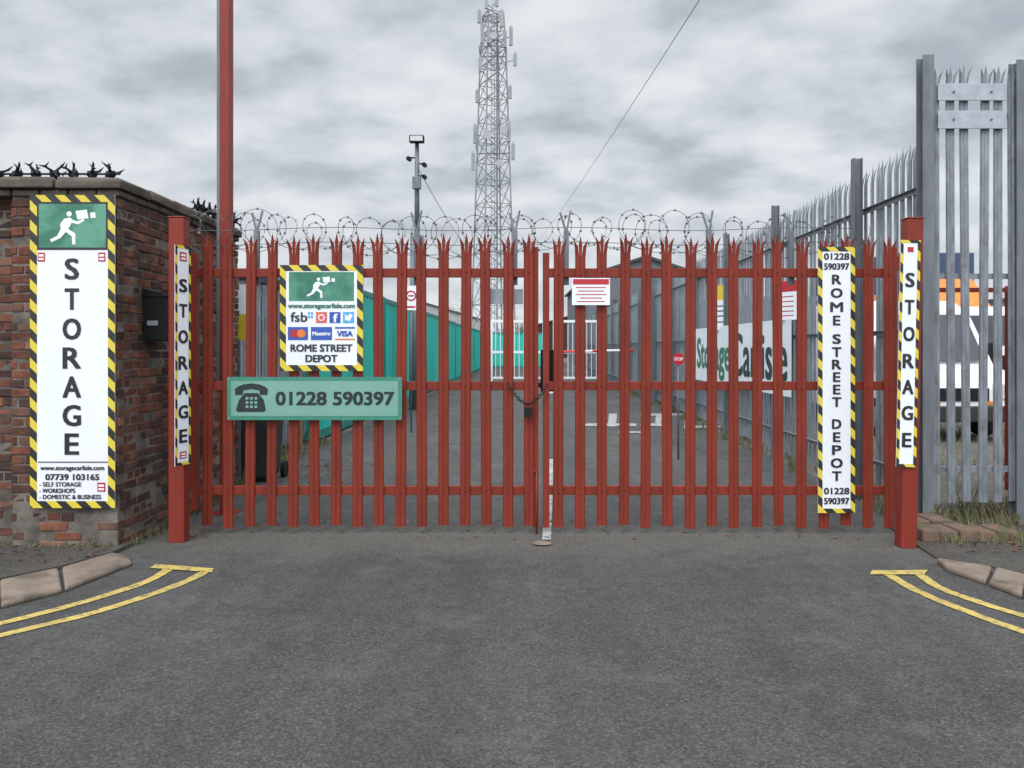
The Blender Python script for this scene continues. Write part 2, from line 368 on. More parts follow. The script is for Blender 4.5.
struct(m.obj('white_road_marking','roadwhite'))
m=MB()
for a,b,c,d in ((585,424,636,426.5),(608,414,616,427),(640,414,700,416),(640,424,668,426.5),(655,416,661,424),(684,418,690,429),(700,417,722,419),(690,426,722,428.5),(618,432,650,433.5)):
    m.flat([G(a,d),G(c,d),G(c+1,b),G(a+1,b)],.0125+R(0,.0008))
struct(m.obj('white_road_marking','roadwhite'))
m=MB(); cx,cy=G(542,545)
m.flat([(cx+.075*math.cos(t*math.pi/10)*R(.9,1.1),cy+.075*math.sin(t*math.pi/10)*R(.9,1.1)) for t in range(20)],.0165)
struct(m.obj('drop_bolt_socket','kerb'))
def kerb(stones,h,name='kerb'):
    m=MB()
    for st in stones: m.slab([G(u,v,h) for u,v in st],0,h+R(-.004,.004))
    return struct(m.obj(name,'kerb',bev=.016))
kerb([[(-230,644),(-122,627),(-118,594),(-220,602)],[(-118,626),(-2,604),(-4,580),(-114,593)],[(1,603.5),(62,588),(58,567),(0,579)],[(65,587),(132,561),(128,554),(112,551.5),(62,566)]],.04)
kerb([[(936,557),(948,567),(986,579.5),(992,565.5)],[(989,580.5),(1022,593),(1026,573.5),(996,566)],[(1025,594),(1120,627),(1124,594),(1030,574)]],.045)
m=MB(); h=.034
m.slab([G(-225,600,h),G(-118,593,h),G(0,578,h),G(62,565.5,h),G(114,551,h),(-3.05,6.3),(-3.05,6.8),(-8,6.8)],0,h); struct(m.obj('pavement','pave'))
m=MB(); h=.02
m.slab([G(936,557,h),(3.35,6.9),(8,6.9),G(1130,593,h),G(1026,574,h),G(992,566,h)],0,h); struct(m.obj('pavement','pave'))

# ---------------------------------------------------------------- brick wall
def brick(m,o,a,n,l,hh,dep,mi,ins):
    o=Vector(o)+n*ins; z=Vector((0,0,1)); c=.007
    vs=[]
    for d,i in ((-dep,0),(-c,0),(0,c)):
        for x,y in ((i,i),(l-i,i),(l-i,hh-i),(i,hh-i)): vs.append(o+a*x+z*y+n*d)
    vs=[v+Vector((R(-.004,.004),R(-.004,.004),R(-.004,.004))) for v in vs]
    flip=a.cross(z).dot(n)<0
    fs=[(8,9,10,11)]
    for b in (0,4):
        for i in range(4): fs.append((b+i,b+(i+1)%4,b+4+(i+1)%4,b+4+i))
    if flip: fs=[tuple(reversed(f)) for f in fs]
    m.add(vs,fs,mi)
def course_wall(m,o,a,n,length,z0,z1,so):
    row=0; z=z0
    while z+.066<z1+.03:
        header=(row%4==3); bl=.102 if header else .216
        x=(0 if (row%2==0) else -(bl+.01)/2)
        while x<length-.02:
            xs=max(x,0); xe=min(x+bl,length)
            if xe-xs>.03:
                rr=random.random(); mi=0 if rr<.28 else 1 if rr<.45 else 2 if rr<.66 else 3 if rr<.81 else 4 if rr<.89 else 5
                ins=R(-.010,.004)
                if z<.4 and random.random()<.45: ins=-R(.01,.045)
                if random.random()<.08: ins=-R(.015,.04)
                brick(m,Vector(o)+Vector(a)*xs+Vector((0,0,z+R(-.003,.003))),Vector(a),Vector(n),xe-xs+R(-.007,.003),.064,.09,mi,ins)
            x+=bl+.011
        row+=1; z+=.0755
XC=-3.12; YF=6.09; WT=2.80
wroot=top('brick_wall','old red brick boundary wall with dark weathered coping','wall',(XC-.5,YF+.3,0))
mo=MB(); mo.box(XC-.84,XC-.010,YF+.010,YF+.4,0,WT); mo.box(-8,XC-.84,YF+.140,YF+.4,0,WT); mo.box(XC-.34,XC-.010,YF+.4,8.7,0,WT)
mo.obj('mortar','mortar',wroot)
m=MB()
course_wall(m,(XC-.85,YF,0),(1,0,0),(0,-1,0),.85,.0,WT,0)
course_wall(m,(XC,YF+.105,0),(0,1,0),(1,0,0),2.6,.0,WT,0)
course_wall(m,(-6.2,YF+.13,0),(1,0,0),(0,-1,0),6.2+XC-.85,.0,WT,0)
m.obj('brickwork',['brick%d'%i for i in range(6)],wroot)
m=MB()
x=-6.2
while x<XC+.02:
    m.box(x,min(x+.22,XC+.03)-.008,YF-.025+R(-.004,.004),YF+.44,WT,WT+.05); x+=.225
y=YF+.445
while y<8.7: m.box(XC-.36,XC+.03+R(-.004,.004),y,min(y+.22,8.72)-.008,WT,WT+.05); y+=.225
def cope(x0,x1,y0,y1):
    vs=[]
    for z,i in ((WT+.053,0.0),(WT+.12,0.004),(WT+.15,.035)):
        for a,b in ((x0+i,y0+i),(x1-i,y0+i),(x1-i,y1-i),(x0+i,y1-i)): vs.append((a+R(-.01,.01),b+R(-.01,.01),z+R(-.008,.008)))
    fs=[(0,3,2,1),(8,9,10,11)]
    for b in (0,4):
        for i in range(4): fs.append((b+i,b+(i+1)%4,b+4+(i+1)%4,b+4+i))
    m.add(vs,fs)
x=-6.3
while x<XC:
    e=min(x+.45,XC+.065)
    if XC+.065-e<.15: e=XC+.065
    cope(x,e-.014,YF-.06,YF+.46); x=e
    if e>=XC+.06: break
y=YF+.465
while y<8.6: cope(XC-.4,XC+.062,y,min(y+.45,8.75)-.014); y+=.455
m.obj('coping','coping',wroot,bev=.012)

def spikes(label,p0,p1,nst,r):
    root=top('wall_spikes',label,'security spikes',p0,group='rotating spikes along wall top')
    a=Vector(p0)+Vector((0,0,.09));b=Vector(p1)+Vector((0,0,.09)); d=(b-a).normalized()
    m=MB(); m.cyl(a,b,.009,n=6); m.obj('axle','blackmetal',root)
    for p in (a+d*.06,b-d*.06):
        m=MB(); m.cyl(p,p-Vector((0,0,.09)),.01,n=6); m.obj('bracket','blackmetal',root)
    m=MB(); e1=Vector((0,0,1)); e2=d.cross(e1).normalized()
    for i in range(nst):
        c=a+(b-a)*((i+.5)/nst); ph=R(0,6)
        m.cyl(c-d*.03,c+d*.03,.028,n=8)
        for k in range(6):
            t=ph+k*math.pi*2/6; rd=e1*math.cos(t)+e2*math.sin(t); tn=-e1*math.sin(t)+e2*math.cos(t); sw=d*R(-.05,.05)
            m.cyl(c+rd*.02,c+rd*r*.7+sw,.012,.009,n=5); m.cyl(c+rd*r*.7+sw,c+rd*r+tn*r*.25+sw*1.9,.011,.001,n=5); m.cyl(c+rd*r*.7+sw,c+rd*r-tn*r*.25+sw*.3,.010,.001,n=5)
    m.obj('spike_rotor','blackmetal',root)
spikes('black rotating anti-climb spikes on brick wall coping',(-4.45,6.32,WT+.14),(-3.22,6.32,WT+.14),8,.10)
spikes('black rotating anti-climb spikes on brick wall coping',(-3.2,7.75,WT+.14),(-3.12,8.7,WT+.14),8,.10)

root=top('letter_box','small black metal letter box on brick wall','letter box',(XC,6.62,Z(342,6.7)))
m=MB(); z0=Z(341,6.7);z1=Z(298,6.7); m.box(XC+.004,XC+.17,6.50,6.80,z0,z1); m.obj('body','blackmetal',root,bev=.008)
m=MB(); m.prism([(XC+.004,z1+.001),(XC+.185,z1+.001),(XC+.185,z1+.014),(XC+.004,z1+.065)],6.485,6.815); m.obj('lid','blackmetal',root,bev=.003)
m=MB(); m.box(XC+.04,XC+.13,6.490,6.496,z0+.13,z0+.17); m.obj('nameplate','plate',root)

# ---------------------------------------------------------------- red gate
def pale_mesh(name,mat,z0,h,w,bolts=()):
    m=MB(); pr=[(-.5,.006),(-.41,-.008),(-.12,-.008),(0,-.002),(.12,-.008),(.41,-.008),(.5,.006)]
    P=[(a*w,y) for a,y in pr]; zb=h-.18
    vs=[(x,y,z0) for x,y in P]+[(x,y,zb) for x,y in P]
    m.add(vs,[(i,i+1,8+i,7+i) for i in range(6)])
    for sg in (-1,1):
        a=P[0] if sg<0 else P[6]; b=P[1] if sg<0 else P[5]; c=P[2] if sg<0 else P[4]
        vs=[(a[0],a[1],zb),(b[0],b[1],zb),(c[0],c[1],zb),
            (sg*.56*w,-.008,h-.10),(sg*.43*w,-.02,h-.095),(sg*.25*w,-.012,h-.095),
            (sg*.70*w,-.035,h-.035)]
        fs=[(0,1,4,3),(1,2,5,4),(3,4,6),(4,5,6)]
        if sg>0: fs=[tuple(reversed(f)) for f in fs]
        m.add(vs,fs)
    b,c,d=P[2],P[3],P[4]
    vs=[(b[0],b[1],zb),(0,c[1],zb),(d[0],d[1],zb),(-.18*w,-.006,h-.08),(0,.0,h-.08),(.18*w,-.006,h-.08),(0,-.004,h)]
    m.add(vs,[(0,1,4,3),(1,2,5,4),(3,4,6),(4,5,6)])
    for bz in bolts: m.cyl((0,-.013,bz),(0,.006,bz),.010,n=6)
    return m.obj(name,mat,None)
YG=6.6; k=YG/F
ZT,ZM,ZB=Z(272.5,YG),Z(386,YG),Z(491,YG)
gp=pale_mesh('pale','red',.068,2.58,.089,(ZT,ZM,ZB))
def leaf(label,u0,u1,us,side):
    root=top('gate',label,'gate',(X((u0+u1)/2,YG),YG,0),group='pair of red palisade gate leaves')
    for i,u in enumerate(us):
        p=gp.copy(); col.objects.link(p); p.parent=root; p.location=(X(u,YG)-root.location.x,-.0,R(-.018,.016)); p.rotation_euler=(R(-.004,.004),R(-.006,.006),R(-.12,.12))
    for zc in (ZT,ZM,ZB):
        m=MB(); m.box(X(u0,YG)+.05,X(u1,YG)-.05,YG+.016,YG+.066,zc-.038,zc+.038); m.obj('rail','red',root,bev=.004)
    for u,wd,zt in ((u0,.055,2.42),(u1,.05,2.47)):
        xc=X(u,YG); sgn=1 if u==u0 else -1
        m=MB(); m.box(xc if sgn>0 else xc-wd,xc+wd if sgn>0 else xc,YG+.012,YG+.072,.2 if (u==u0)==(side<0) else .055,zt); m.obj('stile','red',root,bev=.004)
    return root
usL=[207,228,249.5,271,293,314.5,336,357.5,379,400.5,422,443.5,465,486.5,508,529]
usR=[558,580,602,624,645.5,667.5,690,712,734,757,779,801.5,824,846,868,889.5]
gL=leaf('red steel palisade gate leaf with phone and depot signs',190,538.5,usL,-1)
gR=leaf('red steel palisade gate leaf with tall depot sign',543,898,usR,1)
bpy.data.objects.remove(gp)
m=MB()
m.box(X(541,YG),X(557,YG),YG+.074,YG+.12,Z(392,YG),Z(350,YG)); m.box(X(528,YG),X(575,YG),YG+.075,YG+.095,Z(388,YG),Z(383,YG))
m.obj('lock_box','blackmetal',gR,bev=.004)
m=MB(); m.cyl((X(538,YG)-.012,YG-.0,.0),(X(538,YG)-.012,YG-.0,.55),.009,n=8); m.cyl((X(538,YG)-.012,YG-.0,.54),(X(538,YG)-.07,YG-.0,.54),.009,n=8)
m.obj('drop_bolt','red',gL,smooth=True)
for g,us in ((gL,(258,417,515)),(gR,(566,708,790))):
    for u in us:
        xx=X(u,6.72); m=MB(); m.box(xx-.022,xx+.022,6.67,6.71,ZT-.1,2.62)
        m.cyl((xx,6.69,2.6),(xx-.05,6.72,2.78),.010,n=6); m.cyl((xx,6.69,2.6),(xx+.04,6.72,2.80),.010,n=6)
        m.obj('wire_bracket','galvdark',g)
for g,u,vs in ((gL,188,(272,491)),(gR,900,(272,491))):
    for v in vs:
        m=MB(); zz=Z(v,YG)+.08; xx=X(u,YG); m.cyl((xx,YG+.04,zz-.06),(xx,YG+.04,zz+.06),.02,n=10); m.box(xx-.06,xx+.06,YG+.03,YG+.05,zz-.03,zz+.03); m.obj('hinge','redpost',g)
def gpost(label,u0,u1,Y,vtop):
    root=top('gate_post',label,'gate post',(X((u0+u1)/2,Y),Y,0),group='pair of red gate posts')
    a,b=X(u0,Y),X(u1,Y); zt=Z(vtop,Y); m=MB(); m.box(a,b,Y,Y+.12,0,zt-.012); m.obj('post','redpost',root,bev=.010)
    m=MB(); m.box(a-.004,b+.004,Y-.004,Y+.124,zt-.012,zt); m.obj('cap','redpost',root,bev=.003); return root
gpost('thick red square steel gate post beside brick wall',168,184,6.3,216)
pr=gpost('thick red square steel gate post beside steel fence',905,921,6.12,217); pr.rotation_euler=(0,math.radians(1.2),0); pr.location.x-=.03
# chain + padlock
root=top('chain','black chain with padlock hanging on red gate','chain',(X(525,6.54),6.54,Z(408,6.54)))
m=MB()
for i in range(24):
    t=i/23; a=(X(508+40*t,6.54),6.545,Z(384+20*math.sin(t*math.pi),6.54)); n=10
    ring=[(a[0]+.013*math.cos(2*math.pi*j/n),a[1]+(.010*math.sin(2*math.pi*j/n) if i%2 else 0),a[2]+(.010*math.sin(2*math.pi*j/n) if i%2==0 else 0)) for j in range(n+1)]
    m.tube(ring,.0042,5)
m.obj('link_chain','blackmetal',root)
m=MB(); m.box(X(524,6.54),X(532,6.54),6.52,6.55,Z(417,6.54),Z(407,6.54)); m.obj('padlock','blackmetal',root,bev=.004)
m=MB(); m.box(X(490,6.7),X(523,6.7),6.72,6.725,Z(304,6.7),Z(289,6.7)); o=m.obj('plate','plate',gL)

# razor wire
root=top('razor_wire','coiled steel razor wire strung above red gate','razor wire',(0,6.8,2.45))
for zz,ph,pitch in ((0,0,.23),(-.015,2.2,.31)):
    m=MB(); pts=[]; x0=-2.95; x1=3.05; r=.155
    n=int((x1-x0)/pitch*24)
    for i in range(n+1):
        t=i/24*2*math.pi; x=x0+(x1-x0)*i/n
        rr=r*(1+.16*math.sin(i*.031+ph)+.07*math.sin(i*.11))
        pts.append((x+rr*1.05*math.cos(t+ph)+.05*math.sin(i*.05),6.85+.13*math.sin(t*.5+ph),2.62+zz+rr*math.sin(t+ph)+.025*math.sin(x*2)))
    m.tube(pts,.0026,4)
    for i in range(0,n,3):
        p=Vector(pts[i]); d=(Vector(pts[i+1])-p).normalized(); q=Vector((-d.z,0,d.x))
        m.add([p-d*.012+q*.010,p+d*.012+q*.010,p+d*.004,p+d*.012-q*.010,p-d*.012-q*.010,p-d*.004],[(0,1,2,5),(5,2,3,4)])
    m.obj('coil','wire',root)
for zz in (2.53,2.66):
    m=MB(); m.tube([(x,6.85,zz+.015*math.sin(x*3)) for x in [-2.95+i*.25 for i in range(25)]],.003,4); m.obj('line_wire','wire',root)

# tall red pole
root=top('pole','tall red square steel pole behind the gate','pole',(X(224,7.4),7.4,0))
m=MB(); xx=X(224,7.4); m.box(xx-.045,xx+.052,7.4,7.51,0.012,6.4); m.obj('shaft','redpost',root,bev=.006)
m=MB(); m.box(xx-.078,xx-.047,7.42,7.50,1.2,6.4); m.obj('cable_trunking','galvdark',root)
m=MB(); m.box(xx-.12,xx+.12,7.34,7.58,0,.012); m.obj('base_plate','redpost',root)

# ---------------------------------------------------------------- galvanised fences
def fence(label,start,rot,length,h,posts,ztip_post,spacing=.15,z0=.12,mat='galv',rails=(.35,),limit=100,w=.072,name='palisade_fence',group=None,postw=.09):
    root=top(name,label,'fence',(start[0],start[1],0),rot,group)
    gp=pale_mesh('pale',mat,z0,h,w,())
    n=int(length/spacing); rest=MB()
    for i in range(n):
        x=.10+i*spacing
        if i<limit:
            p=gp.copy(); col.objects.link(p); p.parent=root; p.location=(x,0,R(-.018,.018)); p.rotation_euler=(0,R(-.008,.008),R(-.12,.12))
        else:
            rest.add([(v.co.x+x,v.co.y,v.co.z+R(-.001,.001)) for v in gp.data.vertices],[tuple(f.vertices) for f in gp.data.polygons])
    if rest.v:
        o=rest.obj('pale',mat,root,world=False); o['kind']='stuff'
    bpy.data.objects.remove(gp)
    for zr in rails:
        m=MB(); m.box(0,length,.018,.024,zr-.025,zr+.025); m.box(0,length,.024,.064,zr+.019,zr+.025); m.obj('rail',mat,root,world=False)
    for px in posts:
        m=MB(); q=postw/2; m.box(px-q,px+q,.066,.072,0,ztip_post); m.box(px-q,px+q,.150,.156,0,ztip_post); m.box(px-.003,px+.003,.072,.150,0,ztip_post)
        m.obj('post','galvdark',root,world=False)
    return root
th=math.pi/2-math.atan(S)
fence('tall galvanised palisade fence running beside the depot lane',(3.60+S*6.9,7.05),th,43,3.53,[1.15+2.72*i for i in range(16)],3.62,spacing=.135,w=.08,rails=(.42,1.75,3.05),group='galvanised palisade fences')
YR=6.95; xs=X(925,YR)
fr=fence('very tall galvanised palisade fence panel with bolted plates',(xs,YR),0,2.6,Z(66,YR),[],0,spacing=.140,w=.082,z0=.2,mat='galvpanel',rails=(.5,2.25,3.7),group='galvanised palisade fences')
for u,vt in ((925,57),(1018,62)):
    x=X(u,YR)-xs; zt=Z(vt,YR); m=MB(); m.box(x-.05,x+.05,-.06,-.052,0,zt); m.box(x-.05,x+.05,.05,.058,0,zt); m.box(x-.004,x+.004,-.052,.05,0,zt); m.obj('post','galvdark',fr,world=False)
for v0,v1 in ((85,102),(112,130)):
    a,b=X(939,YR-.06)-xs,X(1008,YR-.06)-xs; m=MB(); m.box(a,b,-.045,-.035,Z(v1,YR),Z(v0,YR))
    m.obj('plate','plate',fr,world=False,bev=.003)
    for x in (a+.14,b-.14):
        m=MB(); m.cyl((x,-.058,Z((v0+v1)/2,YR)),(x,-.045,Z((v0+v1)/2,YR)),.010,n=6); m.obj('bolt','galvdark',fr,world=False)
fence('low galvanised palisade fence behind the brick wall',(-3.35,8.8),math.radians(92),4.2,2.45,[.1,2.2,4.1],2.5,rails=(.4,2.0),group='galvanised palisade fences')
root=top('barrier_rail','red steel rail barrier behind galvanised fence','barrier',(5.4,8.6,0))
z=Z(290,8.6); m=MB(); m.box(4.1,5.65,8.58,8.63,z-.025,z+.025); m.obj('rail','red',root,bev=.004)
for x in (4.15,5.6):
    m=MB(); m.box(x-.03,x+.03,8.632,8.70,0,z+.05); m.obj('post','red',root,bev=.004)

# banner and fence signs
rotb=-math.pi/2-math.atan(S)
def fx(Y,off=3.43): return off+S*Y
bn=Sign('long white storage banner tied along the palisade fence',0,0,640,104,k=.01,loc=(fx(13.3),13.3,.95),rot=rotb,name='banner',cat='banner',th=.003)
bn.rect('border','white',0,0,640,4,1); bn.rect('border','white',0,100,640,104,1)
bn.emblem(6,14,60,90)
bn.text('lettering','textgreen','Storage',202,58,262,82,2,.03); bn.text('lettering','ink','Carlisle',488,50,276,72,2,.03); bn.done()
a=Sign('red and white warning sign on palisade fence',0,0,60,80,k=.0065,loc=(fx(10.3),10.3,Z(320,10.3)),rot=rotb+math.radians(25))
a.rect('face','signred',0,0,60,22,1)
for v in (32,42,52,62,71): a.rect('lettering','signred',8,v-1,52,v+1,1)
a.done()
a=Sign('yellow and white safety sign on palisade fence',0,0,60,90,k=.009,loc=(fx(13.9),13.9,Z(330,13.9)),rot=rotb+math.radians(25))
a.rect('face','signyellow',0,0,60,30,1)
for v in (42,52,62,74): a.rect('lettering','black',8,v-1.2,52,v+1.2,1)
a.done()

# ---------------------------------------------------------------- containers
def container(label,mat,H,group,fm=None):
    fm=fm or mat
    root=top('shipping_container',label,'container',(0,0,0),0,group); Lc=6.06; W=2.44
    m=MB()
    for x in (0,W-.14):
        for y in (0,Lc-.14): m.box(x,x+.14,y,y+.14,0,H)
    for x in (0.02,W-.14): m.box(x,x+.12,.14,Lc-.14,.02,.17); m.box(x,x+.12,.14,Lc-.14,H-.12,H-.01)
    for y in (.02,Lc-.14): m.box(.14,W-.14,y,y+.12,.02,.17); m.box(.14,W-.14,y,y+.12,H-.12,H-.01)
    m.obj('frame',fm,root,world=False)
    for xb,sg in ((.03,1),(W-.03,-1)):
        m=MB(); y=.14; pts=[]
        while y<Lc-.14: pts+=[(xb,y),(xb,y+.11),(xb+sg*.05,y+.15),(xb+sg*.05,y+.26)]; y+=.30
        pts.append((xb,Lc-.14)); n=len(pts)
        m.add([(p[0],p[1],.17) for p in pts]+[(p[0],p[1],H-.12) for p in pts],[(i,i+1,n+i+1,n+i) for i in range(n-1)])
        m.obj('corrugated_side',mat,root,world=False)
    m=MB(); m.box(.14,W-.14,.12,Lc-.15,H-.05,H-.025); m.obj('roof',mat,root,world=False)
    m=MB(); m.box(.14,W-.14,Lc-.08,Lc-.05,.17,H-.12); m.obj('end_wall',mat,root,world=False)
    for i in (0,1):
        x0=.145+i*1.08; m=MB(); m.box(x0,x0+1.07,.045,.09,.175,H-.125)
        for z in (.45,1.05,1.65,2.2): m.box(x0+.1,x0+.97,.035,.046,z,z+.22)
        d=m.obj('door',mat,root,world=False)
        for q in (.28,.8):
            m=MB(); m.cyl((x0+q,.015,.15),(x0+q,.015,H-.12),.017,n=8); m.box(x0+q-.02,x0+q+.2,.002,.03,1.15,1.19); m.obj('lock_rod','galvdark',d,world=False)
    return root
def cl(Y): return -3.62+S*Y
c0=container('turquoise corrugated shipping container beside the lane','teal',2.85,'turquoise containers in a row','tealframe')
for i in range(8):
    Y=13+6.14*i; loc=(cl(Y)-2.44+R(-.04,.04),Y,R(0,.03)); rr=-math.atan(S)
    if i==0: c0.location=loc; c0.rotation_euler=(0,0,rr)
    else: dup(c0,loc,rr)
dup(c0,(-3.5,64.5,0),math.pi/2*-1,'turquoise shipping container set across the lane end')
c1=container('grey blue shipping container behind the palisade fence','greycont',2.75,'grey containers in a row')
for i in range(5):
    Y=17+6.4*i; loc=(4.05+S*Y,Y,0); rr=-math.atan(S)
    if i==0: c1.location=loc; c1.rotation_euler=(0,0,rr)
    else: dup(c1,loc,rr)
# cabin
root=top('site_cabin','pale grey portable site cabin beside containers','cabin',(-4.9,10.6,0))
m=MB(); m.box(-6.4,-3.72,10.6,12.7,.1,2.55)
for i in range(13): m.box(-6.35+i*.2,-6.30+i*.2,10.585,10.6,.15,2.5)
m.obj('body','cabin',root); m=MB(); m.box(-6.5,-3.65,10.5,12.8,2.55,2.66); m.obj('roof','roof',root,bev=.01)
m=MB(); m.box(-4.9,-4.1,10.56,10.584,1.1,1.9); m.obj('window','glass',root)
m=MB(); m.box(-5.9,-5.1,10.56,10.584,.15,2.1); m.obj('door','galvdark',root)
a=Sign('plain white and yellow notice on post beside gate',0,0,16,52,k=.0125,loc=(X(238,9.0),9.0,Z(340,9.0)),name='sign')
a.rect('face','signyellow',0,28,16,52,1); a.done()
m=MB(); m.box(-.02,.02,.006,.045,-1.69,.62); m.obj('support_post','galvdark',a.root,world=False)
root=top('wheelie_bin','black wheeled rubbish bin standing inside the gate','bin',(X(258,9.3),9.3,0)); bx=X(258,9.3)
m=MB(); m.add([(bx-.2,9.1,.06),(bx+.2,9.1,.06),(bx+.2,9.5,.06),(bx-.2,9.5,.06),(bx-.25,9.02,.95),(bx+.25,9.02,.95),(bx+.25,9.6,.95),(bx-.25,9.6,.95)],[(0,3,2,1),(4,5,6,7),(0,1,5,4),(1,2,6,5),(2,3,7,6),(3,0,4,7)]); m.obj('body','rubber',root,bev=.02)
m=MB(); m.prism([(bx-.27,.955),(bx+.27,.955),(bx+.24,1.03),(bx-.24,1.03)],9.0,9.63); m.obj('lid','rubber',root,bev=.015)
for x in (bx-.25,bx+.22):
    m=MB(); m.cyl((x,9.55,.1),(x+.05,9.55,.1),.1,n=16); m.obj('wheel','blackmetal',root)
def post_sign(label,u,v,Y,w,h,rnd,txt=None):
    root=top('road_sign',label,'sign',(X(u,Y),Y,0)); z=Z(v,Y); x=X(u,Y)
    m=MB(); m.cyl((x,Y+.03,0),(x,Y+.03,z+h/2-.03),.014,n=10); m.obj('post','galvdark',root,smooth=True)
    m=MB()
    if rnd: m.cyl((x,Y,z),(x,Y+.006,z),w/2,n=28)
    else: m.box(x-w/2,x+w/2,Y,Y+.006,z-h/2,z+h/2)
    m.obj('panel','signred' if txt else 'white',root)
    m=MB()
    if txt:
        vs,fs,tw,tt=text_geo(txt); sc=w*.72/tw
        for j,(dx,dz) in enumerate(((-.002,0),(.002,0))): m.add([(x+a*sc+dx,Y-.002-j*.0003,z+b*sc*1.25) for a,b in vs],fs,0)
        m.obj('lettering','white',root)
    else:
        n=24
        vs=[(x+r*math.cos(2*math.pi*i/n),Y-.002,z+.04+r*math.sin(2*math.pi*i/n)) for r in (w*.42,w*.30) for i in range(n)]
        m.add(vs,[(i,(i+1)%n,n+(i+1)%n,n+i) for i in range(n)]); m.box(x-w*.22,x+w*.22,Y-.004,Y-.003,z+.03,z+.055); m.box(x-w*.35,x+w*.35,Y-.004,Y-.003,z-h*.4,z-h*.33); m.obj('symbol','signred',root)
post_sign('white speed and access sign on grey post by containers',411,298,14.5,.24,.46,False)
post_sign('round red stop sign on a slim grey post',678.7,359,11,.172,.172,True,'STOP')
Y=20; x=X(417,Y); root=top('floodlight_pole','tall slim grey pole with floodlight and security cameras','lamp post',(x,Y,0))
m=MB(); m.cyl((x,Y,0),(x,Y,Z(236,Y)),.20,.18,n=12); m.cyl((x,Y,Z(236,Y)),(x,Y,Z(140,Y)),.07,.055,n=12); m.obj('column','galvdark',root,smooth=True)
m=MB(); m.box(x-.18,x+.2,Y-.22,Y-.02,Z(144,Y),Z(137,Y)); m.obj('floodlight','blackmetal',root,bev=.02)
m=MB(); m.box(x-.15,x+.17,Y-.225,Y-.221,Z(143,Y),Z(138,Y)); m.obj('lamp_glass','lamp',root)
for v,sg in ((164,1),(176,1),(158,-1)):
    m=MB(); z=Z(v,Y); m.cyl((x,Y,z),(x+sg*.22,Y-.05,z),.02,n=6); m.cyl((x+sg*.2,Y-.2,z-.06),(x+sg*.2,Y+.08,z-.02),.06,n=10); m.obj('camera','blackmetal',root)
m=MB(); m.box(x-.1,x+.12,Y-.2,Y-.06,Z(190,Y),Z(178,Y)); m.obj('junction_box','galvdark',root,bev=.01)

Y=36
for (u0,u1) in ((490,545),(553,606)):
    x0,x1=X(u0,Y),X(u1,Y); root=top('security_gate','white steel framed security gate across the lane','gate',((x0+x1)/2,Y,0),group='far pair of white steel gates'); zt=Z(320,Y)
    m=MB(); m.box(x0,x0+.12,Y,Y+.1,0,zt); m.box(x1-.12,x1,Y,Y+.1,0,zt); m.box(x0+.12,x1-.12,Y,Y+.1,zt-.12,zt); m.box(x0+.12,x1-.12,Y,Y+.1,.15,.25); m.box(x0+.12,x1-.12,Y,Y+.1,1.35,1.47); m.obj('frame','vanwhite',root)
    m=MB(); xx=x0+.25
    while xx<x1-.15: m.box(xx,xx+.03,Y+.03,Y+.06,.25,1.35); m.box(xx,xx+.03,Y+.03,Y+.06,1.47,zt-.12); xx+=.22
    o=m.obj('infill_bars','vanwhite',root)
Y=27; root=top('boom_barrier','red and white boom barrier with white cabinet','barrier',(X(549,Y),Y,0))
m=MB(); m.box(X(545,Y),X(553,Y),Y-.15,Y+.2,0,Z(356,Y)); m.obj('cabinet','white',root,bev=.02)
m=MB(); m.box(X(545,Y),X(553,Y),Y-.16,Y+.21,Z(356,Y),Z(350,Y)); m.obj('cabinet_top','signred',root,bev=.02)
m=MB(); m.cyl((X(553,Y),Y-.22,Z(352,Y)),(X(640,Y),Y-.22,Z(350,Y)),.045,n=10); m.obj('boom','boom',root)

# ---------------------------------------------------------------- lattice tower
YT=95; xc=X(493,YT); root=top('lattice_tower','tall grey lattice steel radio mast with antennas','radio mast',(xc,YT,0))
def hw(z):
    z1=Z(60,YT); return 2.45-(2.45-1.4)*min(z/z1,1) if z<z1 else 1.4-(z-z1)*.05
rt=math.radians(24)
def cor(z,i):
    w=hw(z); a=rt+i*math.pi/2+math.pi/4; return Vector((xc+w*1.25*math.cos(a),YT+w*1.25*math.sin(a),z))
ztop=Z(14,YT); zs=[0]
while zs[-1]<ztop: zs.append(zs[-1]+hw(zs[-1])*1.45)
zs[-1]=ztop
for i in range(4):
    m=MB()
    for a,b in zip(zs[:-1],zs[1:]): m.cyl(cor(a,i),cor(b,i),.11,n=6,caps=False)
    m.obj('leg','tower',root)
m=MB()
for a,b in zip(zs[:-1],zs[1:]):
    for i in range(4):
        j=(i+1)%4; m.cyl(cor(a,i),cor(b,j),.05,n=4,caps=False); m.cyl(cor(a,j),cor(b,i),.05,n=4,caps=False); m.cyl(cor(b,i),cor(b,j),.05,n=4,caps=False)
m.obj('bracing','tower',root)
m=MB()
for dx in (-.22,.22): m.cyl((xc+dx,YT,0),(xc+dx,YT,ztop),.035,n=4)
z=0.5
while z<ztop: m.box(xc-.22,xc+.22,YT-.03,YT+.03,z,z+.06); z+=.6
m.cyl((xc+.5,YT-.3,0),(xc+.5,YT-.3,ztop),.13,n=6)
m.obj('ladder','tower',root)
